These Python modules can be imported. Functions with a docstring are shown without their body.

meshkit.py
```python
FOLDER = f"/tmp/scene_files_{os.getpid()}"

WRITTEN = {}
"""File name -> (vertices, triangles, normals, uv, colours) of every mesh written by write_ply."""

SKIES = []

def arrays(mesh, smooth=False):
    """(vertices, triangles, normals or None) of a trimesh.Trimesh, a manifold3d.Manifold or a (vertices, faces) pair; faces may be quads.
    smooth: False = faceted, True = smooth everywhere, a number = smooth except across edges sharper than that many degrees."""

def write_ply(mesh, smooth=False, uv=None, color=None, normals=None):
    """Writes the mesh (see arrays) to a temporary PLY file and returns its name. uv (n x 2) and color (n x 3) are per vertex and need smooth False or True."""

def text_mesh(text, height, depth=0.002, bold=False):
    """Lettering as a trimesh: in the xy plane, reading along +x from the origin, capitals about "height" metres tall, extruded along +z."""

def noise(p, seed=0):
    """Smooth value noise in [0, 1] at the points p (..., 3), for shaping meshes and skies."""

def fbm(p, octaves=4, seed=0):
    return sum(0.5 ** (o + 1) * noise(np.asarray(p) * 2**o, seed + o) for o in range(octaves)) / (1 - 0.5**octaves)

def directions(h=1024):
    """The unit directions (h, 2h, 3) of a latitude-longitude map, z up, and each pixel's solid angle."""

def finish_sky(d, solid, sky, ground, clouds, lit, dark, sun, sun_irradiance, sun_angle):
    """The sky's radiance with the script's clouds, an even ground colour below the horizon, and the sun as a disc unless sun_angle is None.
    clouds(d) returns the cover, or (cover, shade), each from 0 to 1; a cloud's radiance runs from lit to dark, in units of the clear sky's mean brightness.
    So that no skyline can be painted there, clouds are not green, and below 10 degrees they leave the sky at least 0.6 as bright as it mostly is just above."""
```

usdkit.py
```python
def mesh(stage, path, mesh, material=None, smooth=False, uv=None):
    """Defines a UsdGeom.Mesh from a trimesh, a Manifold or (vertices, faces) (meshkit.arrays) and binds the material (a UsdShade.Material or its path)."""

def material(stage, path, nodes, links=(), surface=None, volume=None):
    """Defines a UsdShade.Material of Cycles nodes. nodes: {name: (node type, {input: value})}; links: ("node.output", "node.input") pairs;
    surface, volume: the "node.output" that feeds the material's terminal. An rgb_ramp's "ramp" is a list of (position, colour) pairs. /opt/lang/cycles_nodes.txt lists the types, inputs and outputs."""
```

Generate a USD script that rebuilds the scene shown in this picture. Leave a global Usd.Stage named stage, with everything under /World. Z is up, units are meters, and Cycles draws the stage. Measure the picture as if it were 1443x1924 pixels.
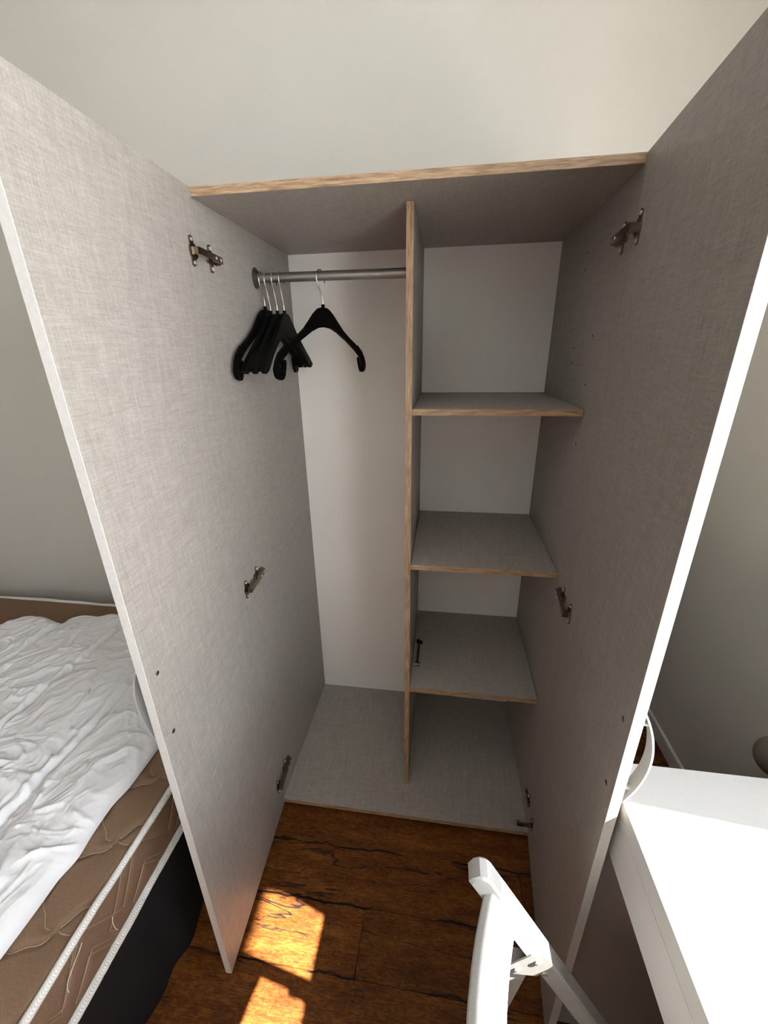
import math
import numpy as np
import trimesh
import manifold3d as m3
import shapely.geometry as sg
from shapely.ops import unary_union
from scipy.interpolate import CubicSpline
import usdkit
import meshkit
from pxr import Usd, UsdGeom, UsdLux, Gf, Sdf, UsdShade

stage = Usd.Stage.CreateInMemory()
UsdGeom.SetStageUpAxis(stage, UsdGeom.Tokens.z)
UsdGeom.SetStageMetersPerUnit(stage, 1.0)
UsdGeom.Xform.Define(stage, '/World')
UsdGeom.Scope.Define(stage, '/World/Looks')

# ------------------------------------------------------------------ camera
K = 0.885                                                     # scene units below to metres (handle holes 128 mm apart, shelf holes 32 mm apart)
W_PX, H_PX, F_PX = 1443.0, 1924.0, 769.955
EYE = (0.53304, -0.95218, 1.56376)
RIGHT = np.array([0.98992836, 0.14073549, -0.01534150])
DOWN = np.array([0.03732663, -0.36400374, -0.93064923])
FWD = np.array([-0.13655974, 0.92070343, -0.36559081])
EXPOSURE = 0.35
cam = UsdGeom.Camera.Define(stage, '/World/camera')
cam.CreateHorizontalApertureAttr(36.0)
cam.CreateVerticalApertureAttr(36.0 * H_PX / W_PX)
cam.CreateFocalLengthAttr(36.0 * F_PX / W_PX)
cam.CreateClippingRangeAttr(Gf.Vec2f(0.02, 200.0))
cam.CreateExposureAttr(EXPOSURE)
_m = np.eye(4)
_m[0, :3], _m[1, :3], _m[2, :3], _m[3, :3] = RIGHT, -DOWN, -FWD, np.array(EYE) * K
cam.AddTransformOp().Set(Gf.Matrix4d(_m.tolist()))

# ------------------------------------------------------------------ light: sky outside the window, sun
SKY = 2.85
SUN = 12.0
dome = UsdLux.DomeLight.Define(stage, '/World/sky')
dome.CreateIntensityAttr(SKY)
dome.CreateColorAttr(Gf.Vec3f(0.94, 0.985, 1.05))
sun = UsdLux.DistantLight.Define(stage, '/World/sun')
sun.CreateIntensityAttr(SUN)
sun.CreateAngleAttr(0.7)
sun.CreateNormalizeAttr(True)
sun.CreateColorAttr(Gf.Vec3f(1.0, 0.955, 0.875))
SUN_DIR = np.array([-1.0, 0.265, -1.356])            # the way the sunlight travels
_z = -SUN_DIR / np.linalg.norm(SUN_DIR)
_x = np.cross([0, 0, 1.0], _z); _x /= np.linalg.norm(_x)
_y = np.cross(_z, _x)
_m = np.eye(4); _m[0, :3], _m[1, :3], _m[2, :3] = _x, _y, _z
sun.AddTransformOp().Set(Gf.Matrix4d(_m.tolist()))

# ------------------------------------------------------------------ materials
def mat(name, nodes, links=(), surface='p.BSDF'):
    return usdkit.material(stage, '/World/Looks/' + name, nodes, links, surface=surface)

def plain(name, col, rough=0.5, metal=0.0, spec=0.5, **kw):
    return mat(name, {'p': ('principled_bsdf', dict(base_color=col, roughness=rough, metallic=metal, specular_ior_level=spec, **kw))})

def linen(name, dark, light):
    n = {'g': ('geometry', {})}
    links = []
    scales = {'a': (420, 26, 420), 'b': (420, 420, 26), 'c': (26, 420, 420), 'd': (95, 12, 95), 'e': (95, 95, 12)}
    for k, s in scales.items():
        n['m' + k] = ('mapping', {'scale': s})
        n['n' + k] = ('noise_texture', {'scale': 1.0, 'detail': 2.0, 'roughness': 0.6})
        links += [('g.position', f'm{k}.vector'), (f'm{k}.vector', f'n{k}.vector')]
    def add(nm, a, b, op='add', v=None):
        n[nm] = ('math', dict(math_type=op, **({'value2': v} if v is not None else {})))
        links.append((a, nm + '.value1'))
        if v is None:
            links.append((b, nm + '.value2'))
    add('s1', 'na.fac', 'nb.fac'); add('s2', 's1.value', 'nc.fac'); add('s3', 'nd.fac', 'ne.fac')
    add('s4', 's3.value', None, 'multiply', 0.45); add('s5', 's2.value', 's4.value'); add('s6', 's5.value', None, 'multiply', 1 / 3.9)
    n['r'] = ('rgb_ramp', {'ramp': [(0.0, dark), (0.36, dark), (0.62, light), (1.0, light)]})
    n['bp'] = ('bump', {'strength': 0.25, 'distance': 0.0006})
    n['p'] = ('principled_bsdf', {'roughness': 0.48, 'specular_ior_level': 0.4})
    links += [('s6.value', 'r.fac'), ('r.color', 'p.base_color'), ('s2.value', 'bp.height'), ('bp.normal', 'p.normal')]
    return mat(name, n, links)

def oak(name, axis, c=((0.20, 0.115, 0.062), (0.33, 0.215, 0.128), (0.46, 0.325, 0.21))):
    s = [260.0, 260.0, 260.0]; s[axis] = 22.0
    n = {'g': ('geometry', {}), 'm': ('mapping', {'scale': tuple(s)}),
         'n': ('noise_texture', {'scale': 1.0, 'detail': 4.0, 'roughness': 0.65, 'distortion': 0.4}),
         'r': ('rgb_ramp', {'ramp': [(0.0, c[0]), (0.34, c[0]), (0.5, c[1]), (0.68, c[2]), (1.0, c[2])]}),
         'b': ('bump', {'strength': 0.2, 'distance': 0.0005}),
         'p': ('principled_bsdf', {'roughness': 0.5})}
    return mat(name, n, [('g.position', 'm.vector'), ('m.vector', 'n.vector'), ('n.fac', 'r.fac'), ('r.color', 'p.base_color'), ('n.fac', 'b.height'), ('b.normal', 'p.normal')])

def speckled(name, a, b, scale, rough=0.6, bump=0.1, dist=0.0005, spec=0.4, detail=3.0):
    n = {'g': ('geometry', {}), 'n': ('noise_texture', {'scale': scale, 'detail': detail, 'roughness': 0.6}),
         'r': ('rgb_ramp', {'ramp': [(0.0, a), (0.35, a), (0.65, b), (1.0, b)]}),
         'b': ('bump', {'strength': bump, 'distance': dist}),
         'p': ('principled_bsdf', {'roughness': rough, 'specular_ior_level': spec})}
    return mat(name, n, [('g.position', 'n.vector'), ('n.fac', 'r.fac'), ('r.color', 'p.base_color'), ('n.fac', 'b.height'), ('b.normal', 'p.normal')])

M_LINEN = linen('linen_laminate', (0.240, 0.215, 0.190), (0.390, 0.356, 0.322))
M_OAK_X = oak('oak_edge_x', 0)
M_OAK_Z = oak('oak_edge_z', 2)
M_EDGE = speckled('pale_edge_band', (0.50, 0.485, 0.46), (0.545, 0.53, 0.505), 160, 0.5)
M_BACK = speckled('back_board', (0.82, 0.80, 0.765), (0.85, 0.83, 0.795), 300, 0.42)
M_WALL = speckled('painted_wall', (0.63, 0.605, 0.555), (0.65, 0.625, 0.575), 420, 0.55, 0.15, 0.0004)
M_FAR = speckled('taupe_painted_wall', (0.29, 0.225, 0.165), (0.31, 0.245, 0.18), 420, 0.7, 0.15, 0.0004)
M_CEIL = plain('ceiling_paint', (0.80, 0.78, 0.74), 0.8)
M_TRIM = plain('white_trim', (0.78, 0.77, 0.74), 0.4)
M_DESK = speckled('white_desk_foil', (0.46, 0.456, 0.448), (0.49, 0.486, 0.478), 700, 0.38, 0.06, 0.0003)
M_LEG_SHADED = plain('shade_darkened_desk_panel', (0.33, 0.30, 0.27), 0.5)  # desk side panels: the shade under the top is put into this darker colour
M_CHAIR = speckled('white_painted_wood', (0.40, 0.392, 0.378), (0.44, 0.432, 0.418), 260, 0.42, 0.12, 0.0004)
M_BRACKET = plain('white_painted_metal', (0.30, 0.298, 0.29), 0.45)
M_STEEL = plain('bright_steel', (0.74, 0.72, 0.69), 0.22, 1.0)
M_HINGE = plain('nickel_hinge', (0.27, 0.225, 0.17), 0.16, 1.0)
M_SCREW = plain('nickel_screw', (0.72, 0.70, 0.66), 0.3, 0.5)
M_DOORSCREW = plain('dull_screw', (0.34, 0.33, 0.31), 0.35, 1.0)
M_RAIL = plain('galvanised_rail', (0.36, 0.365, 0.355), 0.42, 1.0)
M_SOCKET = plain('dark_metal', (0.10, 0.095, 0.09), 0.4, 0.8)
M_BLACK = plain('black_plastic', (0.0025, 0.0025, 0.0026), 0.5, 0.0, 0.05)
M_HOLE = plain('hole_dark', (0.012, 0.010, 0.008), 0.9)
M_BRONZE = plain('dark_bronze', (0.10, 0.06, 0.03), 0.35, 0.9)
M_HANDLE = plain('grey_handle', (0.40, 0.397, 0.39), 0.35)
M_DUVET = speckled('white_cotton', (0.72, 0.715, 0.73), (0.77, 0.765, 0.78), 900, 0.85, 0.15, 0.0003, 0.2)
M_MATT = speckled('brown_ticking', (0.155, 0.092, 0.056), (0.21, 0.132, 0.083), 500, 0.75, 0.2, 0.0005, 0.3)
M_STITCH = plain('pale_thread', (0.34, 0.25, 0.18), 0.7)
M_FABRIC = speckled('black_fabric', (0.006, 0.006, 0.008), (0.014, 0.013, 0.015), 900, 0.9, 0.3, 0.0005, 0.2)
M_BASE = plain('charcoal_board', (0.035, 0.033, 0.032), 0.7)
M_TAUPE = plain('taupe_shade', (0.17, 0.135, 0.105), 0.8)
# braided piping
M_PIPE = mat('braided_piping', {
    'g': ('geometry', {}), 'm': ('mapping', {'scale': (150, 150, 150)}),
    'w': ('wave_texture', {'wave_type': 'bands', 'bands_direction': 'diagonal', 'scale': 1.0, 'distortion': 0.6, 'detail': 1.0}),
    'r': ('rgb_ramp', {'ramp': [(0.0, (0.60, 0.585, 0.55)), (0.5, (0.73, 0.715, 0.68)), (1.0, (0.76, 0.745, 0.71))]}),
    'b': ('bump', {'strength': 0.5, 'distance': 0.0012}), 'p': ('principled_bsdf', {'roughness': 0.75})},
    [('g.position', 'm.vector'), ('m.vector', 'w.vector'), ('w.fac', 'r.fac'), ('r.color', 'p.base_color'), ('w.fac', 'b.height'), ('b.normal', 'p.normal')])

def plank_material(name, tone, seed):
    t = tone
    def c(*rgb):
        return tuple(v * t for v in rgb)
    n = {'g': ('geometry', {}),
         'off': ('vector_math', {'math_type': 'add', 'vector2': (seed * 7.31, seed * 3.17, seed * 1.7)}),
         'm1': ('mapping', {'scale': (5.5, 34.0, 9.0)}), 'm2': ('mapping', {'scale': (34.0, 330.0, 60.0)}), 'm3': ('mapping', {'scale': (1.5, 15.0, 8.0)}),
         'm4': ('mapping', {'scale': (3.0, 9.0, 8.0)}), 'm5': ('mapping', {'scale': (42.0, 85.0, 30.0)}),
         'n1': ('noise_texture', {'scale': 1.0, 'detail': 4.0, 'roughness': 0.6, 'distortion': 0.5}),
         'n2': ('noise_texture', {'scale': 1.0, 'detail': 2.0, 'roughness': 0.6}),
         'n3': ('noise_texture', {'scale': 1.0, 'detail': 4.0, 'roughness': 0.55, 'distortion': 0.5}),
         'n4': ('noise_texture', {'scale': 1.0, 'detail': 1.0, 'roughness': 0.4}),
         'n5': ('noise_texture', {'scale': 1.0, 'detail': 2.0, 'roughness': 0.5, 'distortion': 2.2}),
         'a1': ('math', {'math_type': 'multiply', 'value2': 0.40}), 'a2': ('math', {'math_type': 'multiply', 'value2': 0.30}),
         'a5': ('math', {'math_type': 'multiply', 'value2': 0.30}), 'ad': ('math', {'math_type': 'add'}), 'ae': ('math', {'math_type': 'add'}),
         'r': ('rgb_ramp', {'ramp': [(0.0, c(0.021, 0.0052, 0.0010)), (0.36, c(0.043, 0.0115, 0.0020)), (0.47, c(0.096, 0.0285, 0.0050)), (0.55, c(0.152, 0.0500, 0.0092)),
                                     (0.66, c(0.235, 0.0860, 0.0170)), (1.0, c(0.30, 0.120, 0.025))]}),
         'c1': ('math', {'math_type': 'subtract', 'value2': 0.5}), 'c2': ('math', {'math_type': 'absolute'}),
         'c3': ('map_range', {'range_type': 'smoothstep', 'from_min': 0.002, 'from_max': 0.012, 'to_min': 1.0, 'to_max': 0.0}),
         'c4': ('map_range', {'range_type': 'smoothstep', 'from_min': 0.50, 'from_max': 0.60, 'to_min': 0.0, 'to_max': 1.0}),
         'c5': ('math', {'math_type': 'multiply'}),
         'xyz': ('separate_xyz', {}), 'j1': ('math', {'math_type': 'multiply_add', 'value2': 1 / (K * 0.153), 'value3': 0.256 / 0.153 + 0.5}),
         'j2': ('math', {'math_type': 'fraction'}), 'j3': ('math', {'math_type': 'subtract', 'value2': 0.5}),
         'j4': ('math', {'math_type': 'multiply_add', 'value2': 0.20, 'value3': -0.10}), 'j5': ('math', {'math_type': 'add'}), 'j6': ('math', {'math_type': 'absolute'}),
         'j7': ('map_range', {'range_type': 'smoothstep', 'from_min': 0.012, 'from_max': 0.024, 'to_min': 1.0, 'to_max': 0.0}),
         'm6': ('mapping', {'scale': (5.0, 2.0, 1.0)}), 'n6': ('noise_texture', {'scale': 1.0, 'detail': 1.0, 'roughness': 0.4}),
         'j8': ('map_range', {'range_type': 'smoothstep', 'from_min': 0.49, 'from_max': 0.56, 'to_min': 0.0, 'to_max': 1.0}),
         'm7': ('mapping', {'scale': (14.0, 3.0, 3.0)}), 'n7': ('noise_texture', {'scale': 1.0, 'detail': 3.0, 'roughness': 0.6}),
         'j9': ('math', {'math_type': 'multiply'}), 'c6': ('math', {'math_type': 'maximum'}),
         'mx': ('mix_color', {'blend_type': 'mix', 'b': (0.010, 0.007, 0.006)}),
         'b': ('bump', {'strength': 0.25, 'distance': 0.0008}),
         'p': ('principled_bsdf', {'specular_ior_level': 0.22, 'roughness': 0.5})}
    L = [('g.position', 'off.vector1')]
    for k in '12345':
        L += [('off.vector', f'm{k}.vector'), (f'm{k}.vector', f'n{k}.vector')]
    L += [('n1.fac', 'a1.value1'), ('n2.fac', 'a2.value1'), ('n5.fac', 'a5.value1'), ('a1.value', 'ad.value1'), ('a2.value', 'ad.value2'),
          ('ad.value', 'ae.value1'), ('a5.value', 'ae.value2'), ('ae.value', 'r.fac'),
          ('n3.fac', 'c1.value1'), ('c1.value', 'c2.value1'), ('c2.value', 'c3.value'), ('n4.fac', 'c4.value'), ('c3.result', 'c5.value1'), ('c4.result', 'c5.value2'),
          ('g.position', 'xyz.vector'), ('xyz.y', 'j1.value1'), ('j1.value', 'j2.value1'), ('j2.value', 'j3.value1'), ('g.position', 'm7.vector'), ('m7.vector', 'n7.vector'),
          ('n7.fac', 'j4.value1'), ('j4.value', 'j5.value1'), ('j3.value', 'j5.value2'), ('j5.value', 'j6.value1'), ('j6.value', 'j7.value'),
          ('g.position', 'm6.vector'), ('m6.vector', 'n6.vector'), ('n6.fac', 'j8.value'), ('j7.result', 'j9.value1'), ('j8.result', 'j9.value2'),
          ('c5.value', 'c6.value1'), ('j9.value', 'c6.value2'),
          ('r.color', 'mx.a'), ('c6.value', 'mx.fac'), ('mx.result', 'p.base_color'), ('ae.value', 'b.height'), ('b.normal', 'p.normal')]
    return mat(name, n, L)
M_PLANKS = [plank_material(f'oak_plank_{"abcd"[i]}', t, i + 1) for i, t in enumerate((1.02, 0.92, 1.10, 0.98))]
M_GLASS = mat('window_glass', {'t': ('transparent_bsdf', {'color': (0.98, 0.985, 0.98)}), 'g': ('glossy_bsdf', {'roughness': 0.02, 'color': (1, 1, 1)}),
                               'f': ('fresnel', {'IOR': 1.45}), 'geo': ('geometry', {}), 'i': ('math', {'math_type': 'subtract', 'value1': 1.0}),
                               'k': ('math', {'math_type': 'multiply'}), 'x': ('mix_closure', {})},
              [('geo.backfacing', 'i.value2'), ('f.fac', 'k.value1'), ('i.value', 'k.value2'), ('k.value', 'x.fac'), ('t.BSDF', 'x.closure1'), ('g.BSDF', 'x.closure2')], surface='x.closure')

# ------------------------------------------------------------------ helpers
_names = {}
def _number(parent, name):
    k = (str(parent), name)
    i = _names.get(k, 0); _names[k] = i + 1
    return name if i == 0 else f'{name}_{i:03d}'

def say(prim, **kw):
    for k, v in kw.items():
        if v:
            prim.SetCustomDataByKey(k, v)

class Thing:
    """An Xform at the thing's base; parts are given in world coordinates (or local ones if at is None)."""
    def __init__(self, name, at=(0, 0, 0), rotz=0.0, label=None, category=None, group=None, kind=None, local=False):
        self.path = '/World/' + _number('/World', name)
        x = UsdGeom.Xform.Define(stage, self.path)
        x.AddTranslateOp().Set(Gf.Vec3d(*(float(c) * K for c in at)))
        if rotz:
            x.AddRotateZOp().Set(math.degrees(rotz))
        self.prim, self.shift = x.GetPrim(), np.zeros(3) if local else np.array(at, float)
        say(self.prim, label=label, category=category, group=group, kind=kind)
    def part(self, name, mesh, material, smooth=30, under=None, label=None, kind=None):
        parent = under or self.path
        path = f'{parent}/{_number(parent, name)}'
        v, f = vf(mesh)
        usdkit.mesh(stage, path, trimesh.Trimesh((v - self.shift) * K, f, process=False), material, smooth=smooth)
        say(stage.GetPrimAtPath(path), label=label, kind=kind)
        return path

def copy_of(src, at, rotz, label, category, group):
    base = src.path.rsplit('/', 1)[1]
    path = '/World/' + _number('/World', base)
    x = UsdGeom.Xform.Define(stage, path)
    x.AddTranslateOp().Set(Gf.Vec3d(*(float(c) * K for c in at)))
    x.AddRotateZOp().Set(math.degrees(rotz))
    p = x.GetPrim()
    p.GetReferences().AddInternalReference(src.prim.GetPath())
    p.SetInstanceable(True)
    say(p, label=label, category=category, group=group)
    return p

def single(name, mesh, material, smooth=30, label=None, category=None, group=None, kind=None):
    path = '/World/' + _number('/World', name)
    v, f = vf(mesh)
    usdkit.mesh(stage, path, trimesh.Trimesh(v * K, f, process=False), material, smooth=smooth)
    say(stage.GetPrimAtPath(path), label=label, category=category, group=group, kind=kind)
    return path

def vf(mesh):
    if isinstance(mesh, (list,)):
        return join(*mesh)
    if hasattr(mesh, 'to_mesh'):
        m = mesh.to_mesh(); return np.array(m.vert_properties[:, :3], float), np.array(m.tri_verts)
    if isinstance(mesh, tuple):
        v, f = np.asarray(mesh[0], float), np.asarray(mesh[1], int)
        if f.shape[1] == 4:
            f = np.vstack([f[:, [0, 1, 2]], f[:, [0, 2, 3]]])
        return v, f
    return np.array(mesh.vertices), np.array(mesh.faces)

def join(*ms):
    vs, fs, k = [], [], 0
    for m in ms:
        v, f = vf(m); vs.append(v); fs.append(f + k); k += len(v)
    return np.vstack(vs), np.vstack(fs)

def box(x0, x1, y0, y1, z0, z1, b=0.0):
    x0, x1 = sorted((x0, x1)); y0, y1 = sorted((y0, y1)); z0, z1 = sorted((z0, z1))
    if b <= 0:
        m = trimesh.creation.box(extents=(x1 - x0, y1 - y0, z1 - z0)); m.apply_translation(((x0 + x1) / 2, (y0 + y1) / 2, (z0 + z1) / 2)); return vf(m)
    b = min(b, (x1 - x0) * .45, (y1 - y0) * .45, (z1 - z0) * .45)
    p = []
    for sx, a in ((1, x0), (-1, x1)):
        for sy, c in ((1, y0), (-1, y1)):
            for sz, d in ((1, z0), (-1, z1)):
                p += [(a, c + sy * b, d + sz * b), (a + sx * b, c, d + sz * b), (a + sx * b, c + sy * b, d)]
    return vf(m3.Manifold.hull_points(np.array(p, np.float32)))

def tube(path, r, n=10, caps=True, closed=False):
    P = np.asarray(path, float); N = len(P)
    r = np.broadcast_to(np.asarray(r, float), (N,))
    T = np.gradient(P, axis=0)
    if closed:
        T = np.roll(P, -1, 0) - np.roll(P, 1, 0)
    T /= np.linalg.norm(T, axis=1, keepdims=True)
    up = np.array([0, 0, 1.0]) if abs(T[0][2]) < .9 else np.array([0, 1.0, 0])
    u = np.cross(up, T[0]); u /= np.linalg.norm(u)
    rings = []
    a = np.linspace(0, 2 * np.pi, n, endpoint=False)
    for i in range(N):
        u = u - T[i] * (u @ T[i]); u /= np.linalg.norm(u); w = np.cross(T[i], u)
        rings.append(P[i] + r[i] * (np.cos(a)[:, None] * u + np.sin(a)[:, None] * w))
    v = np.vstack(rings); f = []
    for i in range(N if closed else N - 1):
        j = (i + 1) % N
        for k in range(n):
            l = (k + 1) % n
            f += [(i * n + k, i * n + l, j * n + l), (i * n + k, j * n + l, j * n + k)]
    if caps and not closed:
        c0, c1 = len(v), len(v) + 1; v = np.vstack([v, P[:1], P[-1:]])
        for k in range(n):
            l = (k + 1) % n
            f += [(c0, l, k), (c1, (N - 1) * n + k, (N - 1) * n + l)]
    return v, np.array(f)

def cyl(p0, p1, r, n=16):
    return tube([p0, (np.array(p0, float) * .5 + np.array(p1, float) * .5), p1], r, n)

def ball(c, r, s=(1, 1, 1), sub=2):
    m = trimesh.creation.icosphere(subdivisions=sub, radius=1.0)
    return np.array(m.vertices) * r * np.array(s) + np.array(c), np.array(m.faces)

def prism(poly, h, bevel=0.0):
    """A shapely polygon extruded along z from 0 to h; bevelled on both faces if asked."""
    parts = []
    for g in getattr(poly, 'geoms', [poly]):
        parts.append(vf(trimesh.creation.extrude_polygon(g, h, engine='earcut')))
    return join(*parts)

def smooth_curve(pts, n):
    pts = np.asarray(pts, float)
    t = np.r_[0, np.cumsum(np.linalg.norm(np.diff(pts, axis=0), axis=1))]
    return CubicSpline(t, pts)(np.linspace(0, t[-1], n))

def grid_faces(nu, nv):
    i = np.arange(nu - 1)[:, None] * nv + np.arange(nv - 1)[None, :]
    i = i.ravel()
    return np.column_stack([i, i + nv, i + nv + 1, i + 1])

# ------------------------------------------------------------------ the room
X_L, X_R, Y_B, Y_F, Z_C = -2.8, 1.487, 0.585, -3.2, 2.85
WT = 0.30                                                    # outer wall thickness at the window
WY0, WY1, WZ0, WZ1 = -0.46, -2.6, 0.95, 2.36              # window opening
fl = Thing('floor', kind='structure', label='dark rustic oak plank floor', category='floor')
fl.part('subfloor', box(X_L, X_R, Y_F, Y_B, -0.06, -0.012), M_BASE)
rng = np.random.default_rng(7)
PW, PL = 0.153, 1.28
row, y = 0, -0.256 - PW * 18
while y < Y_B:
    x = X_L - PL + (0.37 * PL * row + 0.22) % PL
    while x < X_R:
        x0, x1, y0, y1 = max(x, X_L), min(x + PL, X_R), max(y, Y_F), min(y + PW, Y_B)
        if x1 - x0 > 0.01 and y1 - y0 > 0.01:
            fl.part('plank', box(x0 + .0003, x1 - .0003, y0 + .0003, y1 - .0003, -0.012, 0.0, .0012), M_PLANKS[rng.integers(4)])
        x += PL
    y += PW; row += 1
single('wall_back', box(X_L - .1, X_R + WT, Y_B, Y_B + .12, -0.06, Z_C + .1), M_WALL, kind='structure', label='plain warm white wall behind the wardrobe and the bed', category='wall')
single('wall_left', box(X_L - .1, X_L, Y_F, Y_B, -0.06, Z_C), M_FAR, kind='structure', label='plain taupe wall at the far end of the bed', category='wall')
single('wall_front', box(X_L - .1, X_R + WT, Y_F - .1, Y_F, -0.06, Z_C), M_WALL, kind='structure', label='plain warm white wall behind the camera', category='wall')
wr = [box(X_R, X_R + WT, Y_F, WY1, -0.06, Z_C), box(X_R, X_R + WT, WY0, Y_B, -0.06, Z_C), box(X_R, X_R + WT, WY1, WY0, -0.06, WZ0), box(X_R, X_R + WT, WY1, WY0, WZ1, Z_C)]
single('wall_right', join(*wr), M_WALL, smooth=False, kind='structure', label='warm white window wall beside the desk', category='wall')
single('ceiling', box(X_L - .1, X_R + WT, Y_F - .1, Y_B + .12, Z_C, Z_C + .1), M_CEIL, kind='structure', label='white ceiling', category='ceiling')
single('baseboard_back', box(X_L, X_R, Y_B - .012, Y_B, 0, .07, .002), M_TRIM, kind='structure', label='white skirting board along the back wall', category='baseboard')
single('baseboard_right', box(X_R - .012, X_R, Y_F, Y_B - .012, 0, .07, .002), M_TRIM, kind='structure', label='white skirting board along the window wall', category='baseboard')
win = Thing('window_1', at=(X_R + .25, (WY0 + WY1) / 2, WZ0), kind='structure', label='white framed window above the desk', category='window')
xo = X_R + WT - .05
for a in ((WY1, WY1 + .004, WZ0, WZ1), (WY0 - .004, WY0, WZ0, WZ1), (WY1, WY0, WZ0, WZ0 + .03), (WY1, WY0, WZ1 - .004, WZ1)):
    win.part('window_frame', box(xo, xo + .045, *a, .001), M_TRIM)
win.part('pane', box(xo + .02, xo + .024, WY1 + .004, WY0 - .004, WZ0 + .03, WZ1 - .004), M_GLASS, smooth=False)
win.part('window_sill', box(X_R - .02, xo, WY1, WY0, WZ0 - .001, WZ0 + .012, .003), M_TRIM)

# curtain drawn aside at the wardrobe end of the window, with its free edge slanting
cz = np.linspace(1.0, 2.46, 40); ct = np.linspace(0, 1, 60)
edge = np.interp(cz, [1.0, 1.10, 1.42, 1.687, 1.9, 2.46], [-.515, -.522, -.564, -.601, -.628, -.69])
Zg, Tg = np.meshgrid(cz, ct, indexing='ij')
Yg = edge[:, None] + Tg * (-.36 - edge[:, None])
Xg = 1.448 + .014 * np.sin(Tg * 2 * np.pi * 5)
cur = Thing('curtain', at=(1.448, -.45, 1.0), label='off white curtain drawn aside at the wardrobe end of the window', category='curtain')
a0 = np.stack([Xg, Yg, Zg], -1).reshape(-1, 3); cf = grid_faces(*Zg.shape)
cur.part('cloth', join((a0, cf), (a0 + [.003, 0, 0], cf[:, ::-1])), M_TRIM, smooth=True)
crod = Thing('curtain_rod', at=(1.448, -1.5, 2.46), label='white rod carrying the curtain above the window', category='curtain rod')
crod.part('rod', cyl((1.448, -.34, 2.47), (1.448, -2.9, 2.47), .012, 16), M_TRIM)
for y in (-.36, -2.85):
    crod.part('rod_bracket', box(1.448, X_R, y - .01, y + .01, 2.45, 2.49, .002), M_TRIM)

# ------------------------------------------------------------------ wardrobe
S = 0.868                     # clear width
T = 0.0161                    # board thickness
ZB, ZT = 0.0361, 1.8644       # inside bottom and top
DY, YS = 0.5635, 0.1166       # back board, front of divider and shelves
XD = 0.4347
wd = Thing('wardrobe', at=(S / 2, DY / 2, 0), label='open two door wardrobe in grey linen laminate with oak edged shelves', category='wardrobe')
B = .0006
def panel(name, x0, x1, y0, y1, z0, z1, edge, label=None):
    p = wd.part(name, box(x0, x1, y0 + .001, y1, z0, z1, B), M_LINEN, label=label)
    wd.part('edge_band', box(x0, x1, y0, y0 + .001, z0, z1), edge, under=p, label='oak coloured front edge')
    return p
side_l = panel('side_panel', -T, 0, 0, DY, .02, ZT + T, M_OAK_Z)
side_r = panel('side_panel', S, S + T, 0, DY, .02, ZT + T, M_OAK_Z)
panel('top_panel', 0, S, 0, DY, ZT, ZT + T, M_OAK_X)
panel('bottom_panel', 0, S, 0, DY, ZB - T, ZB, M_OAK_X)
panel('divider', XD, XD + T, YS, DY, ZB, ZT, M_OAK_Z)
for z in (1.4247, 0.9749, 0.5057):
    panel('shelf', XD + T + .0012, S - .0016, YS, DY, z - T, z, M_OAK_X)
wd.part('back_panel', box(-T, S + T, DY, DY + .004, .02, ZT + T), M_BACK, label='off white back board')
for x in (.03, S / 2, S - .03):
    for y in (.05, DY - .05):
        wd.part('foot', box(x - .02, x + .02, y - .02, y + .02, 0, .02, .002), M_BLACK)
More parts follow.
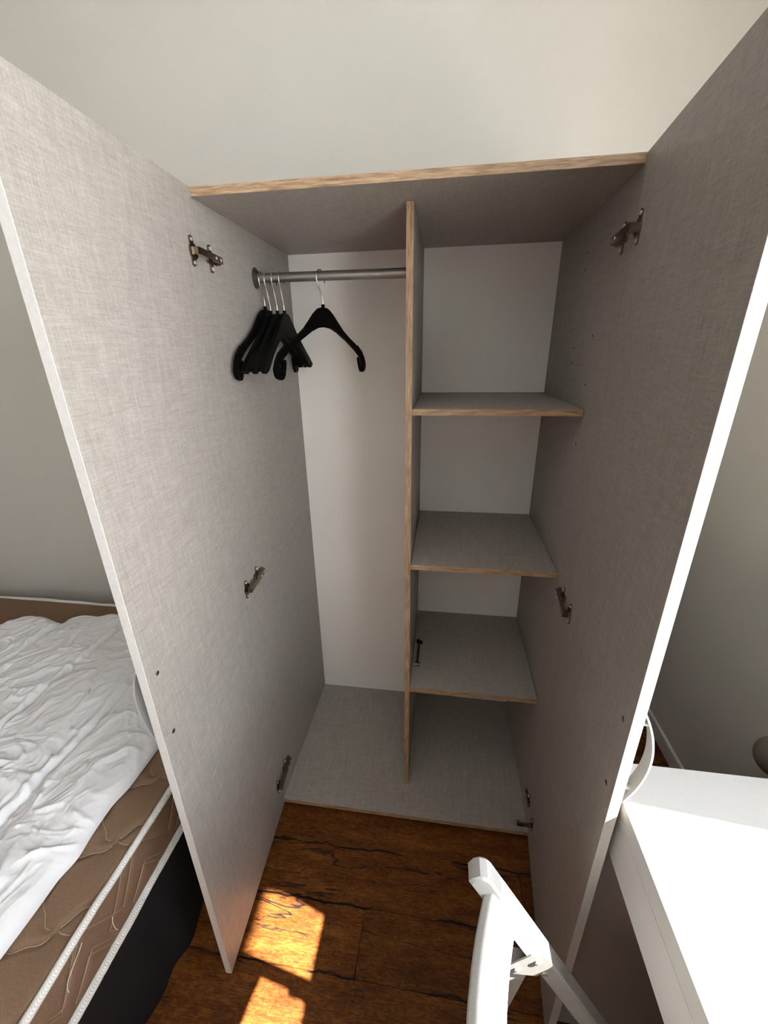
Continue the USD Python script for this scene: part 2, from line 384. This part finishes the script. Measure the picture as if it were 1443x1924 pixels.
for y, z in ((.281, 1.7814), (.278, 1.7443), (.141, 1.5891), (.278, 1.5633), (.278, 1.5261), (.141, 1.4801), (.529, 1.4815), (.529, 1.5890), (.529, 1.3371), (.141, 1.3348)):
    wd.part('pin_hole', cyl((S - .0004, y, z), (S + .002, y, z), .0026, 10), M_HOLE, under=side_r)

def door(side):
    a = -0.04992 if side < 0 else -0.08321
    hx = 0.0041 if side < 0 else S - 0.00097
    d = np.array([side * math.sin(a), -math.cos(a), 0])       # from the hinge to the free edge
    n = np.array([side * math.cos(a), math.sin(a) * 1.0, 0])  # outwards
    n = np.array([-d[1], d[0], 0]); n = n if n[0] * side > 0 else -n
    z0, z1, l = .0212, ZT + T - .001, .4505
    def place(m):                                              # local: x along the door, y outwards, z up
        v, f = vf(m)
        if np.linalg.det(np.array([d, n, [0, 0, 1]])) < 0:
            f = f[:, ::-1]
        return np.array([hx, 0, 0]) + v[:, :1] * d + v[:, 1:2] * n + v[:, 2:] * np.array([0, 0, 1.0]), f
    p = wd.part('door', place(box(.003, l - .001, 0, T, z0, z1, B)), M_LINEN)
    wd.part('edge_band', place(box(l - .001, l, 0, T, z0, z1, .0003)), M_EDGE, under=p, label='pale front edge')
    for zs in (1.0155, .870):
        s = wd.part('screw', place(join(cyl((.4222, -.0012, zs), (.4222, .001, zs), .0042, 16), cyl((.4222, -.0014, zs), (.4222, -.0012, zs), .0022, 8))), M_DOORSCREW, under=p)
    # bow handle: a bent flat strip on two posts
    zz = np.linspace(.832, 1.052, 33); off = .004 + .031 * (1 - ((zz - .942) / .110) ** 2)
    hw, th = .0125, .0032
    v = []
    for z, o in zip(zz, off):
        v += [(.4222 - hw, T + o - th, z), (.4222 + hw, T + o - th, z), (.4222 + hw, T + o, z), (.4222 - hw, T + o, z)]
    f = []
    for i in range(len(zz) - 1):
        for k in range(4):
            l2 = (k + 1) % 4
            f.append((i * 4 + k, i * 4 + l2, i * 4 + 4 + l2, i * 4 + 4 + k))
    f += [(0, 3, 2, 1), tuple(len(v) - 4 + k for k in range(4))]
    m = trimesh.Trimesh(*vf((np.array(v), np.array(f)))); m.fix_normals()
    posts = [cyl((.4222, T, zs), (.4222, T + .004 + .031 * (1 - ((zs - .942) / .110) ** 2) - th * .5, zs), .005, 14) for zs in (1.0155, .870)]
    wd.part('door_handle', place(join(m, *posts)), M_HANDLE, under=p, smooth=25, label='bow shaped grey handle')
door(-1); door(1)

def stadium(h, w):
    return sg.LineString([(0, -(h - w / 2)), (0, h - w / 2)]).buffer(w / 2, quad_segs=4)

def hinge(side, zc, broken=False):
    """Cup plate on the door, arm, cross shaped plate on the side panel. Local: x away from the side panel, y into the wardrobe."""
    def place(m):
        v, f = vf(m)
        v = v.copy()
        if side > 0:
            v[:, 0] = S - v[:, 0]; f = f[:, ::-1]
        v[:, 2] += zc
        return v, f
    def xplate(poly, t, x0=0.0):                               # polygon in (y, z), thickness along x
        v, f = prism(poly, t)
        return np.column_stack([v[:, 2] + x0, v[:, 0], v[:, 1]]), f
    def yarm(pts, hz):                                         # polygon in (x, y), extruded along z
        v, f = prism(sg.Polygon(pts), 2 * hz)
        return np.column_stack([v[:, 0], v[:, 1], v[:, 2] - hz]), f
    path = wd.path + '/' + _number(wd.path, 'hinge')
    UsdGeom.Xform.Define(stage, path)
    import shapely.affinity as aff
    yc = -.036
    dx = .0058 if side < 0 else .0035                          # where the door's face lies at the cup
    cup = unary_union([aff.translate(stadium(.028, .0135), yc, 0), sg.Point(yc + .004, 0).buffer(.0155, quad_segs=8)])
    wd.part('cup_plate', place(xplate(cup, .0042, dx - .001)), M_HINGE, under=path, smooth=25)
    for z in (-.021, .021):
        wd.part('screw', place(cyl((dx + .003, yc, z), (dx + .0042, yc, z), .0034, 12)), M_SCREW, under=path)
    if not broken:
        wd.part('arm', place(yarm([(dx, -.040), (.0235, -.041), (.0245, -.034), (.0155, .074), (.0075, .074), (.0095, .02), (.0135, -.026), (dx, -.028)], .0068)), M_HINGE, under=path, smooth=20)
    else:
        # the arm has come off its plate and sticks out from the door
        wd.part('arm', place(join(yarm([(dx, -.041), (.052, -.040), (.052, -.036), (dx, -.033)], .0062), yarm([(.020, -.040), (.052, -.039), (.052, -.030), (.046, -.030), (.046, -.035), (.020, -.035)], .0071))), M_HINGE, under=path, smooth=20)
    pl = unary_union([aff.translate(stadium(.0275, .0125), .045, 0), sg.box(.030, -.010, .070, .010)])
    wd.part('mounting_plate', place(join(xplate(pl, .0035, .0), xplate(sg.box(.026, -.0085, .078, .0085), .0075, .0))), M_HINGE, under=path, smooth=20)
    for z in (-.020, .020):
        wd.part('screw', place(join(cyl((.0030, .045, z), (.0055, .045, z), .0042, 12))), M_SCREW, under=path)
    wd.part('screw', place(cyl((.010, .064, 0), (.0165 if not broken else .0125, .064, 0), .0036, 12)), M_SCREW, under=path)
    wd.part('screw', place(cyl((.010, .040, 0), (.0195 if not broken else .0105, .040, 0), .0030, 12)), M_SCREW, under=path)
for z in (1.7615, .953, .153):
    hinge(-1, z)
for z in (1.7615, .944):
    hinge(1, z)
hinge(1, .133, broken=True)

RY, RZ, RR = .2817, 1.757, .0122
rail = wd.part('hanging_rail', tube([(.003, RY, RZ), (.2, RY, RZ - .001), (XD - .001, RY, RZ - .002)], RR, 32), M_RAIL, smooth=50, label='grey steel clothes rail')
for x, s in ((0, 1), (XD, -1)):
    ring = []
    for (o, r) in ((0, .0265), (.003, .0265), (.0105, .0158), (.0105, .0130), (.002, .0125)):
        ring.append((o, r))
    n = 28; v = []; f = []
    for o, r in ring:
        for k in range(n):
            a = 2 * math.pi * k / n
            v.append((x + s * o, RY + r * .82 * math.cos(a), RZ + r * math.sin(a)))
    for i in range(len(ring) - 1):
        for k in range(n):
            l = (k + 1) % n; q = (i * n + k, i * n + l, (i + 1) * n + l, (i + 1) * n + k)
            f.append(q if s < 0 else q[::-1])
    wd.part('rail_socket', (np.array(v), np.array(f)), M_SOCKET, under=rail, smooth=40)

# ------------------------------------------------------------------ hangers
def hook_mesh(wc):
    cu, r = -.0045, .0200
    a = np.radians(np.linspace(205, -28, 40))
    pts = [(0, -.012), (0, .006), (0, .020), (-.0035, .030)]
    circ = np.column_stack([cu + r * np.cos(a), wc + r * np.sin(a)])
    pre = smooth_curve(np.array(pts + [(-.016, wc - .0215)] + [tuple(circ[0]), tuple(circ[3])]), 26)[:-3]
    P = np.vstack([pre, circ[1:]])
    return tube(np.column_stack([P[:, 0], np.zeros(len(P)), P[:, 1]]), .0016, 8)

OPEN_R = [(0, 0), (.012, -.0004), (.025, -.004), (.047, -.017), (.068, -.034), (.097, -.056), (.133, -.076), (.172, -.094), (.1735, -.0985), (.1805, -.0985), (.183, -.0965),
          (.212, -.116), (.226, -.135), (.2345, -.1535), (.2325, -.166), (.2275, -.1745), (.215, -.180), (.2045, -.1785), (.1975, -.170), (.1915, -.152), (.1885, -.140), (.1890, -.1345), (.1935, -.1315),
          (.1990, -.1340), (.2000, -.1390), (.2040, -.1480), (.2135, -.1580), (.2150, -.1560), (.2150, -.1460), (.2030, -.1330), (.172, -.1126), (.118, -.085), (.068, -.063), (.036, -.053), (0, -.0495)]
CUT_R = [(0, 0), (.015, -.0006), (.03, -.006), (.05, -.020), (.08, -.043), (.12, -.069), (.16, -.093), (.20, -.117), (.232, -.138), (.2335, -.143), (.214, -.152), (.2115, -.147), (.213, -.137), (.209, -.1355), (.2035, -.148), (.191, -.1425),
         (.150, -.113), (.115, -.092), (.08, -.074), (.04, -.061), (0, -.056)]
def mirror_poly(right, hole=None):
    left = [(-u, w) for u, w in right[::-1]]
    p = sg.Polygon(right + left[1:-1]).buffer(0)
    p = p.buffer(.0012, quad_segs=3).buffer(-.0012, quad_segs=3)
    if hole:
        p = p.difference(sg.Polygon(hole)).difference(sg.Polygon([(-u, w) for u, w in hole]))
    return p
def hanger_body(poly, t0, t1, bow):
    g = max(getattr(poly, 'geoms', [poly]), key=lambda q: q.area)
    v, f = trimesh.creation.triangulate_polygon(g.segmentize(.006), engine='earcut')
    m = trimesh.Trimesh(*vf(prism(g.segmentize(.006), 1.0)))
    v = np.array(m.vertices)
    u = np.abs(v[:, 0]) / .235
    t = t0 + (t1 - t0) * np.clip(u, 0, 1) ** 1.5
    y = (v[:, 2] - .5) * t - bow * u ** 2
    return np.column_stack([v[:, 0], y, v[:, 1]]), np.array(m.faces)

def make_hanger(name, at, rot, poly, t0, t1, bow, label, group):
    h = Thing(name, at=at, rotz=rot, local=True, label=label, category='hanger', group=group)
    body = h.part('body', hanger_body(poly, t0, t1, bow), M_BLACK, smooth=35)
    h.part('collar', join(cyl((0, 0, -.004), (0, 0, .008), .0048, 12)), M_BLACK)
    h.part('hook', hook_mesh(1.7509 - at[2]), M_STEEL, smooth=60, label='bright wire hook')
    return h
slot = [(.2085, -.1615), (.2135, -.1640), (.2170, -.1690), (.2145, -.1715), (.2095, -.1680)]
P_OPEN, P_CUT = mirror_poly(OPEN_R, slot), mirror_poly(CUT_R)
G = 'black clothes hangers on the wardrobe rail'
h1 = make_hanger('clothes_hanger', (.1870, .2860, 1.6790), 1.262, P_OPEN, .0085, .0085, 0, 'black hanger with looped ends hanging alone at the middle of the rail', G)
copy_of(h1, (.0172, .2860, 1.6790), 1.575, 'black looped end hanger closest to the wardrobe side, at the end of the rail', 'hanger', G)
h2 = make_hanger('coat_hanger', (.0325, .2860, 1.6670), 1.585, P_CUT, .0100, .0125, .004, 'second hanger from the wardrobe side, black with blunt notched ends', G)
copy_of(h2, (.0525, .2860, 1.6670), 1.603, 'third hanger from the wardrobe side, black with blunt notched ends', 'hanger', G)
copy_of(h2, (.0730, .2860, 1.6670), 1.622, 'black blunt ended hanger on the outside of the bunch, nearest the lone hanger', 'hanger', G)

# ------------------------------------------------------------------ loose bolt on the lowest shelf
zb = .5057
bt = Thing('furniture_bolt', at=(.4695, .28, zb), label='long dark connecting bolt lying on the lowest shelf beside the divider', category='bolt')
bt.part('shaft', tube([(.4697, .226, zb + .0062), (.4705, .29, zb + .0062), (.4713, .345, zb + .0062)], [.0038, .0038, .0038], 12), M_BRONZE)
bt.part('barrel', cyl((.4605, .2245, zb + .0064), (.4785, .2245, zb + .0064), .0062, 18), plain('grey_barrel', (.13, .135, .13), .35, .9))
bt.part('head', join(ball((.4680, .349, zb + .0078), .0078, (1, .8, 1)), ball((.4765, .346, zb + .0068), .0068, (1, .8, 1))), M_BLACK)

# ------------------------------------------------------------------ bed: base, mattress, duvet
BX1, BX0, BY1, BY0 = -0.1455, -1.80, 0.447, -1.46
ZM, ZL = 0.500, 0.340
base = Thing('bed_base', at=((BX0 + BX1) / 2, (BY0 + BY1) / 2, 0), label='black fabric covered bed base under the mattress', category='bed base')
base.part('box', box(BX0 + .02, BX1 - .016, BY0 + .02, BY1 - .02, .02, ZL - .002, .004), M_BASE)
sk = np.array([(-1.46, -.150), (-.9, -.152), (-.66, -.154), (-.557, -.152), (-.499, -.139), (-.444, -.141), (-.408, -.126), (-.357, -.133), (-.2, -.140), (0, -.142), (.2, -.140), (.43, -.142)])
yy = np.linspace(BY0 + .02, BY1 - .02, 160); zz = np.linspace(0.002, ZL - .01, 26)
foot = CubicSpline(sk[:, 0], sk[:, 1])(yy)
Yg, Zg = np.meshgrid(yy, zz, indexing='ij')
k = 1 - (Zg - zz[0]) / (zz[-1] - zz[0])
Xg = (BX1 - .008) * (1 - k) + foot[:, None] * k + .002 * (meshkit.fbm(np.stack([Yg * 9, Zg * 6, Yg * 0], -1), 2, 4) - .5)
outer = np.stack([Xg, Yg, Zg], -1).reshape(-1, 3)
inner = outer - [.004, 0, 0]
gf = grid_faces(*Yg.shape)
skirt = trimesh.Trimesh(*join((outer, gf[:, ::-1]), (inner, gf)))
base.part('skirt', skirt, M_FABRIC, smooth=True)

mt = Thing('mattress', at=((BX0 + BX1) / 2, (BY0 + BY1) / 2, ZL), label='brown quilted mattress with white braided piping', category='mattress')
# stitch lattice on the top: wavy lines between the nodes
nodes = {}
stitches = []
def arm(p, q):
    p, q = np.array(p), np.array(q); t = np.linspace(0.06, .96, 22)[:, None]
    d = q - p; nrm = np.array([-d[1], d[0]])
    w = np.sin(2 * np.pi * t) * .09 + .03 * np.sin(5 * np.pi * t)
    return p + d * t + nrm * w
for i in range(-1, 4):
    for j in range(-7, 9):
        x, y = -.1975 - .132 * i, -.592 + .162 * j + (i % 2) * .081
        for dx in (-.132,):
            for dy in (-.081, .081):
                c = arm((x, y), (x + dx, y + dy))
                c = c[(c[:, 0] < BX1 - .011) & (c[:, 1] < BY1 - .012) & (c[:, 1] > BY0 + .05)]
                if len(c) > 4:
                    stitches.append(c)
allst = np.vstack(stitches)
from scipy.spatial import cKDTree
tree = cKDTree(allst)
def top_z(x, y):
    d, _ = tree.query(np.column_stack([np.ravel(x), np.ravel(y)]))
    d = d.reshape(np.shape(x))
    q = -.0045 * np.exp(-(d / .007) ** 2) - .003 * np.exp(-(d / .025) ** 2)
    edge = np.minimum(np.minimum(BX1 - x, BY1 - y), .05)
    return ZM + q - .010 * np.clip(1 - edge / .018, 0, 1) ** 2
xs = np.r_[np.linspace(BX0, -.42, 40), np.linspace(-.415, BX1, 70)]; ys = np.r_[np.linspace(BY0, -.85, 30), np.linspace(-.845, BY1, 300)]
Xg, Yg = np.meshgrid(xs, ys, indexing='ij')
top = (np.stack([Xg, Yg, top_z(Xg, Yg)], -1).reshape(-1, 3), grid_faces(*Xg.shape))
side_lines = [[(-.444, .482), (-.5063, .397), (-.5807, .4807)], [(-.3888, .3581), (-.4319, .4203), (-.4821, .3622)], [(-.5428, .3687), (-.585, .425), (-.6315, .3765)], [(-.4769, .4829), (-.5467, .3953), (-.5366, .3805)],
              [(-.5988, .4809), (-.6233, .4507), (-.6612, .400), (-.6842, .425)]]
for s in (-.162, .162, .324):
    side_lines += [[(y + s, z) for y, z in l] for l in side_lines[:3]]
sd = []
for l in side_lines:
    a = np.array(l)
    for p, q in zip(a[:-1], a[1:]):
        sd.append(p + (q - p) * np.linspace(0, 1, 24)[:, None])
stree = cKDTree(np.vstack(sd))
def side_x(y, z):
    d, _ = stree.query(np.column_stack([np.ravel(y), np.ravel(z)])); d = d.reshape(np.shape(y))
    t = (z - ZL) / (ZM - ZL)
    return BX1 - .004 + .006 * np.sin(np.pi * t) - .003 * np.exp(-(d / .006) ** 2)
ys2 = np.r_[np.linspace(BY0, -.85, 20), np.linspace(-.845, BY1, 260)]; zs2 = np.linspace(ZL, ZM - .010, 44)
Yg, Zg = np.meshgrid(ys2, zs2, indexing='ij')
sidem = (np.stack([side_x(Yg, Zg), Yg, Zg], -1).reshape(-1, 3), grid_faces(*Yg.shape))
rest = [box(BX0 + .001, BX1 - .012, BY0 + .001, BY1 - .001, ZL, ZM - .016)]
mt.part('ticking', join(top, sidem, *rest), M_MATT, smooth=40)
st = [tube(np.column_stack([c, top_z(c[:, 0], c[:, 1]) + .0006]), .0010, 5) for c in stitches]
for l in side_lines:
    for p, q in zip(np.array(l)[:-1], np.array(l)[1:]):
        c = p + (q - p) * np.linspace(0.02, .98, 10)[:, None]
        st.append(tube(np.column_stack([side_x(c[:, 0], c[:, 1]) + .0006, c]), .0009, 5))
mt.part('stitching', join(*st), M_STITCH, smooth=True, kind='stuff', label='pale quilting stitches')
def perimeter(z, r, seed, wob):
    c = .025
    pts = [(BX1, BY0 + c), (BX1, BY1 - c), (BX1 - c, BY1), (BX0 + c, BY1), (BX0, BY1 - c), (BX0, BY0 + c), (BX0 + c, BY0), (BX1 - c, BY0)]
    loop = []
    for a, b in zip(pts, pts[1:] + pts[:1]):
        a, b = np.array(a), np.array(b); n = max(2, int(np.linalg.norm(b - a) / .008))
        loop.append(a + (b - a) * np.linspace(0, 1, n, endpoint=False)[:, None])
    L = np.vstack(loop)
    nz = meshkit.fbm(np.column_stack([L * 7, np.zeros(len(L))]), 3, seed) - .5
    ny = meshkit.fbm(np.column_stack([L * 7, np.ones(len(L)) * 5]), 3, seed + 9) - .5
    k = np.arange(len(L))
    rr = r * (1 + .018 * np.sin(k * 2.2)) + wob * .25 * ny
    return tube(np.column_stack([L[:, 0] + wob * ny * .6, L[:, 1] + wob * ny * .6, z + wob * nz]), rr, 12, closed=True)
mt.part('piping', perimeter(ZM - .004, .0085, 3, .010), M_PIPE, smooth=True, label='white braided piping')
mt.part('piping', perimeter(ZL + .004, .0105, 8, .004), M_PIPE, smooth=True, label='white braided piping')
# a few loose threads
for p in ([(-.5988, .4809), (-.612, .470), (-.640, .452), (-.648, .425)], [(-.5366, .3805), (-.540, .400), (-.536, .43)]):
    p = np.array(p); c = smooth_curve(np.column_stack([np.full(len(p), BX1 + .006), p]), 14)
    mt.part('loose_thread', tube(c, .0009, 5), plain('thread' + str(len(p)), (.62, .56, .48), .7), smooth=True)

dv = np.array([(-1.46, -.262), (-.9, -.264), (-.646, -.261), (-.574, -.260), (-.528, -.261), (-.48, -.253), (-.43, -.259), (-.37, -.262), (-.312, -.252), (-.262, -.251), (-.204, -.250), (-.1, -.252), (0, -.256), (.36, -.258)])
dt = np.array([(-1.75, .22), (-1.5, .25), (-1.35, .225), (-1.272, .234), (-1.239, .245), (-1.23, .27), (-1.179, .303), (-1.116, .300), (-1.061, .285), (-1.03, .281), (-1.015, .305), (-.965, .333), (-.899, .341), (-.845, .362), (-.75, .366), (-.6, .36), (-.48, .368), (-.36, .35), (-.25, .34)])
from scipy.interpolate import PchipInterpolator
fr, ft = PchipInterpolator(dv[:, 0], dv[:, 1]), PchipInterpolator(dt[:, 0], dt[:, 1])
nu, nv = 420, 540
uu = np.r_[np.linspace(0, 1, nu)]; vv = np.linspace(0, 1, nv)
U, V = np.meshgrid(uu ** 1.15, vv, indexing='ij')
Y0 = -1.42
Yg = Y0 + V * (0.35 - Y0)
Xg = fr(np.clip(Yg, -1.46, .36)) + U * (-1.74 - fr(np.clip(Yg, -1.46, .36)))
ytop = ft(np.clip(Xg, -1.75, -.25))
Yg = Y0 + V * (ytop - Y0)
Xr = fr(np.clip(Yg, -1.46, .36)); Xg = Xr + U * (-1.74 - Xr)
e = np.minimum(np.abs(Xr - Xg), (ytop - Yg) * 1.0)
roll = np.sqrt(np.clip(1 - (1 - np.clip(e / .042, 0, 1)) ** 2, 0, 1))
seams = [-.48, -.755, -1.035, -1.31, -1.58]
wig = .014 * (meshkit.fbm(np.stack([Yg * 6, Yg * 0, Yg * 0], -1), 3, 21) - .5) * 2
ds = np.min([np.abs(Xg - s - wig) for s in seams], 0)
def ridged(P, seed, oct=3):
    h = 0
    for o in range(oct):
        n = meshkit.noise(P * 2 ** o, seed + o); h = h + (1 - np.abs(2 * n - 1)) ** 3 * .55 ** o
    return h
wx = meshkit.fbm(np.stack([Xg * 5, Yg * 5, Xg * 0], -1), 3, 31) - .5
wy = meshkit.fbm(np.stack([Xg * 5, Yg * 5, Xg * 0 + 9], -1), 3, 37) - .5
ang = .55                                                       # folds run slantwise off the seams
a = Xg * math.cos(ang) + Yg * math.sin(ang); b = -Xg * math.sin(ang) + Yg * math.cos(ang)
w1 = ridged(np.stack([a * 4.5 + wx * 2.2, b * 10 + wy * 2.2, Xg * 0], -1), 51, 2)
cr = ridged(np.stack([a * 7 + wx * 4, b * 15 + wy * 3, Xg * 0 + 7], -1), 61, 2) ** 1.5
amp = np.clip(meshkit.fbm(np.stack([Xg * 6, Yg * 6, Xg * 0 + 4], -1), 2, 77) * 2.6 - .50, 0, 1)
w2 = ridged(np.stack([Xg * 16 + wx * 5, Yg * 10 + wy * 5, Xg * 0 + 3], -1), 71)
fine = meshkit.fbm(np.stack([Xg * 45, Yg * 45, Xg * 0], -1), 2, 91) - .5
puff = meshkit.fbm(np.stack([Xg * 4, Yg * 3, Xg * 0], -1), 2, 95)
near = np.exp(-(ds / .07) ** 2)
h = .012 + .014 * np.clip(ds / .10, 0, 1) ** .6 + .022 * puff + .0075 * (w1 - .5) * (.35 + .6 * near) + .0052 * cr * amp + .0046 * (w2 - .5) * (.35 + .8 * amp) + .0012 * fine
sgn = np.min(np.stack([np.where(np.abs(Xg - s - wig) < .06, Xg - s - wig, 9) for s in seams]), 0)
h += .009 * np.exp(-((sgn + .012) / .010) ** 2) - .010 * np.exp(-((sgn - .006) / .005) ** 2)
h = np.maximum(h, .008) * roll + .0015
top = np.stack([Xg, Yg, ZM + h], -1).reshape(-1, 3)
bot = np.stack([Xg, Yg, np.full_like(Xg, ZM + .0008)], -1).reshape(-1, 3)
gf = grid_faces(nu, nv)
keep = trimesh.Trimesh(*vf((top, gf[:, ::-1])))
single('duvet', keep, M_DUVET, smooth=True, label='crumpled white channel stitched duvet spread over the mattress', category='duvet')

# ------------------------------------------------------------------ desk
DX, DB, DF, DZ = 0.857, -0.359, -1.75, 0.848
dk = Thing('desk', at=(1.2, -.95, 0), label='white desk in the sun beside the open wardrobe door', category='desk')
dk.part('desk_top', box(DX, X_R - .014, DF, DB, DZ - .041, DZ, .0012), M_DESK)
dk.part('drawer_front', box(DX + .0005, DX + .018, DF + .02, DB - .018, .712, DZ - .0425, .0012), M_DESK)
dk.part('side_panel', box(DX + .006, X_R - .02, -.412, -.394, 0, .7115, .001), M_LEG_SHADED)
dk.part('side_panel', box(DX + .006, X_R - .02, DF + .02, DF + .038, 0, .7115, .001), M_LEG_SHADED)
dk.part('drawer_box', box(DX + .019, 1.38, DF + .05, -.414, .725, DZ - .043, .001), M_DESK)

# ------------------------------------------------------------------ folding chair
YC0, YC1 = -.546, -.512                                        # far upright, camera side and far side
FLR = -.1747                                                   # floor level in the chair's own drawing, which is then moved and sized into place
class Chair(Thing):
    def part(self, name, mesh, *a, **kw):
        v, f = vf(mesh)
        return Thing.part(self, name, (np.array(EYE) + (v - np.array(EYE)) * .8995, f), *a, **kw)
ch = Chair('folding_chair', at=(.80, -.76, 0), label='white wooden folding chair with curved back rail, pushed in at the desk', category='chair')
sv, nvv = np.array([.5, -.866]), np.array([.866, .5])           # along the upright (downwards) and towards the seat, in xz
def slant(s0, s1, n0, n1, y0, y1, b=.004, round_top=False):
    pl = sg.box(s0, n0, s1, n1)
    if round_top:
        pl = sg.Polygon([(s0 + .004, n0), (s0 - .002, n0 + .010), (s0 - .003, n1 - .012), (s0 + .004, n1 - .003), (s0 + .014, n1), (s1, n1), (s1, n0)])
    pts = []
    for yy_, inset in ((y0, b), (y0 + b, 0), (y1 - b, 0), (y1, b)):
        g = pl.buffer(-inset, join_style=2) if inset else pl
        for p in np.array(g.exterior.coords)[:-1]:
            xz = p[0] * sv + p[1] * nvv
            pts.append((xz[0], yy_, xz[1]))
    return vf(m3.Manifold.hull_points(np.array(pts, np.float32)))
CW = .40                                                       # between the uprights
yn0 = YC0 - CW; yn1 = yn0 - .034
n0, n1 = .9035, .9395
def upright(y0, y1):
    m = slant(-.3685, (.5 * n1 - FLR) / .866, n0, n1, y0, y1, .004, True)
    v, f = m
    return np.column_stack([v[:, 0], v[:, 1], np.maximum(v[:, 2], FLR)]), f
ch.part('upright', upright(YC0, YC1), M_CHAIR, smooth=35)
ch.part('upright', upright(yn1, yn0), M_CHAIR, smooth=35)
def back_rail(s0, s1, nf, th, sag):
    L = CW
    prof = sg.box(s0 + .006, nf - th + .006, s1 - .006, nf - .006).buffer(.006, quad_segs=4)
    pr_ = np.array(prof.exterior.coords)[:-1]
    ts = np.linspace(0, 1, 25); v = []
    for t in ts:
        off = -sag * (1 - (2 * t - 1) ** 2)
        for s, n_ in pr_:
            xz = s * sv + (n_ + off * .866) * nvv + np.array([off * .25, 0])
            v.append((xz[0], YC0 - t * L, xz[1]))
    k = len(pr_); f = []
    for i in range(24):
        for j in range(k):
            l = (j + 1) % k
            f.append((i * k + j, i * k + l, (i + 1) * k + l)); f.append((i * k + j, (i + 1) * k + l, (i + 1) * k + j))
    for j in range(1, k - 1):
        f.append((0, j + 1, j)); f.append((24 * k, 24 * k + j, 24 * k + j + 1))
    m = trimesh.Trimesh(np.array(v), np.array(f)); m.fix_normals()
    return m
ch.part('back_rail', back_rail(-.333, -.243, .931, .020, .036), M_CHAIR, smooth=40, label='wide curved top rail of the backrest')
# seat: slats on two bearers
for i in range(6):
    x0 = .79 + i * .058
    ch.part('seat_slat', box(x0, x0 + .052, yn0 + .045, YC0 - .045, .366, .381, .004), M_CHAIR)
for y0 in (yn0 + .055, YC0 - .081):
    ch.part('seat_bearer', box(.79, 1.13, y0, y0 + .026, .338, .3655, .003), M_CHAIR)
ch.part('cross_rod', cyl((.868, yn0 + .002, .335), (.868, YC0 - .002, .335), .008, 14), M_STEEL)
# rear legs hinge on a plate below the backrest
def rear_leg(y0, y1):
    ln = sg.LineString([(.700, .524), (.596, FLR + .004)]).buffer(.0165, quad_segs=6)
    v, f = prism(ln, y1 - y0)
    v = np.column_stack([v[:, 0], v[:, 2] + y0, np.maximum(v[:, 1], FLR)])
    m = trimesh.Trimesh(v, f); m.fix_normals(); return m
ch.part('rear_leg', rear_leg(YC0 + .004, YC1 - .004), M_CHAIR, smooth=40)
ch.part('rear_leg', rear_leg(yn1 + .004, yn0 - .004), M_CHAIR, smooth=40)
plate = sg.Polygon([(.6835, .5553), (.7160, .5975), (.7320, .6015), (.7430, .5930), (.7500, .5795), (.7300, .5400), (.6870, .5340)]).buffer(.002, quad_segs=3)
for y0, s in ((YC0 - .0028, -1), (yn0, 1)):
    v, f = prism(plate, .0028)
    m = trimesh.Trimesh(np.column_stack([v[:, 0], v[:, 2] + y0, v[:, 1]]), f); m.fix_normals()
    br = ch.part('bracket', m, M_BRACKET, label='pale metal joint plate')
    yf = y0 if s < 0 else y0 + .0028
    for x, z in ((.6960, .549), (.7275, .583), (.7430, .553)):
        ch.part('screw', join(cyl((x, yf + s * .0028, z), (x, yf, z), .0052, 14), cyl((x, yf + s * .0034, z), (x, yf + s * .0028, z), .0028, 8)), M_BRACKET, under=br)

# ------------------------------------------------------------------ unidentified rounded object beyond the desk, modelled as a lamp, cut by the frame
lp = Thing('wall_lamp', at=(X_R - .012, -.026, .55), label='small unidentified rounded taupe object modelled as a wall lamp low on the window wall beyond the desk', category='lamp')
lp.part('shade', ball((1.435, -.050, .552), .050, (1, 1, 1.05), 3), M_TAUPE, smooth=True)
lp.part('wall_plate', cyl((1.465, -.050, .552), (X_R, -.050, .552), .032, 24), M_TAUPE)
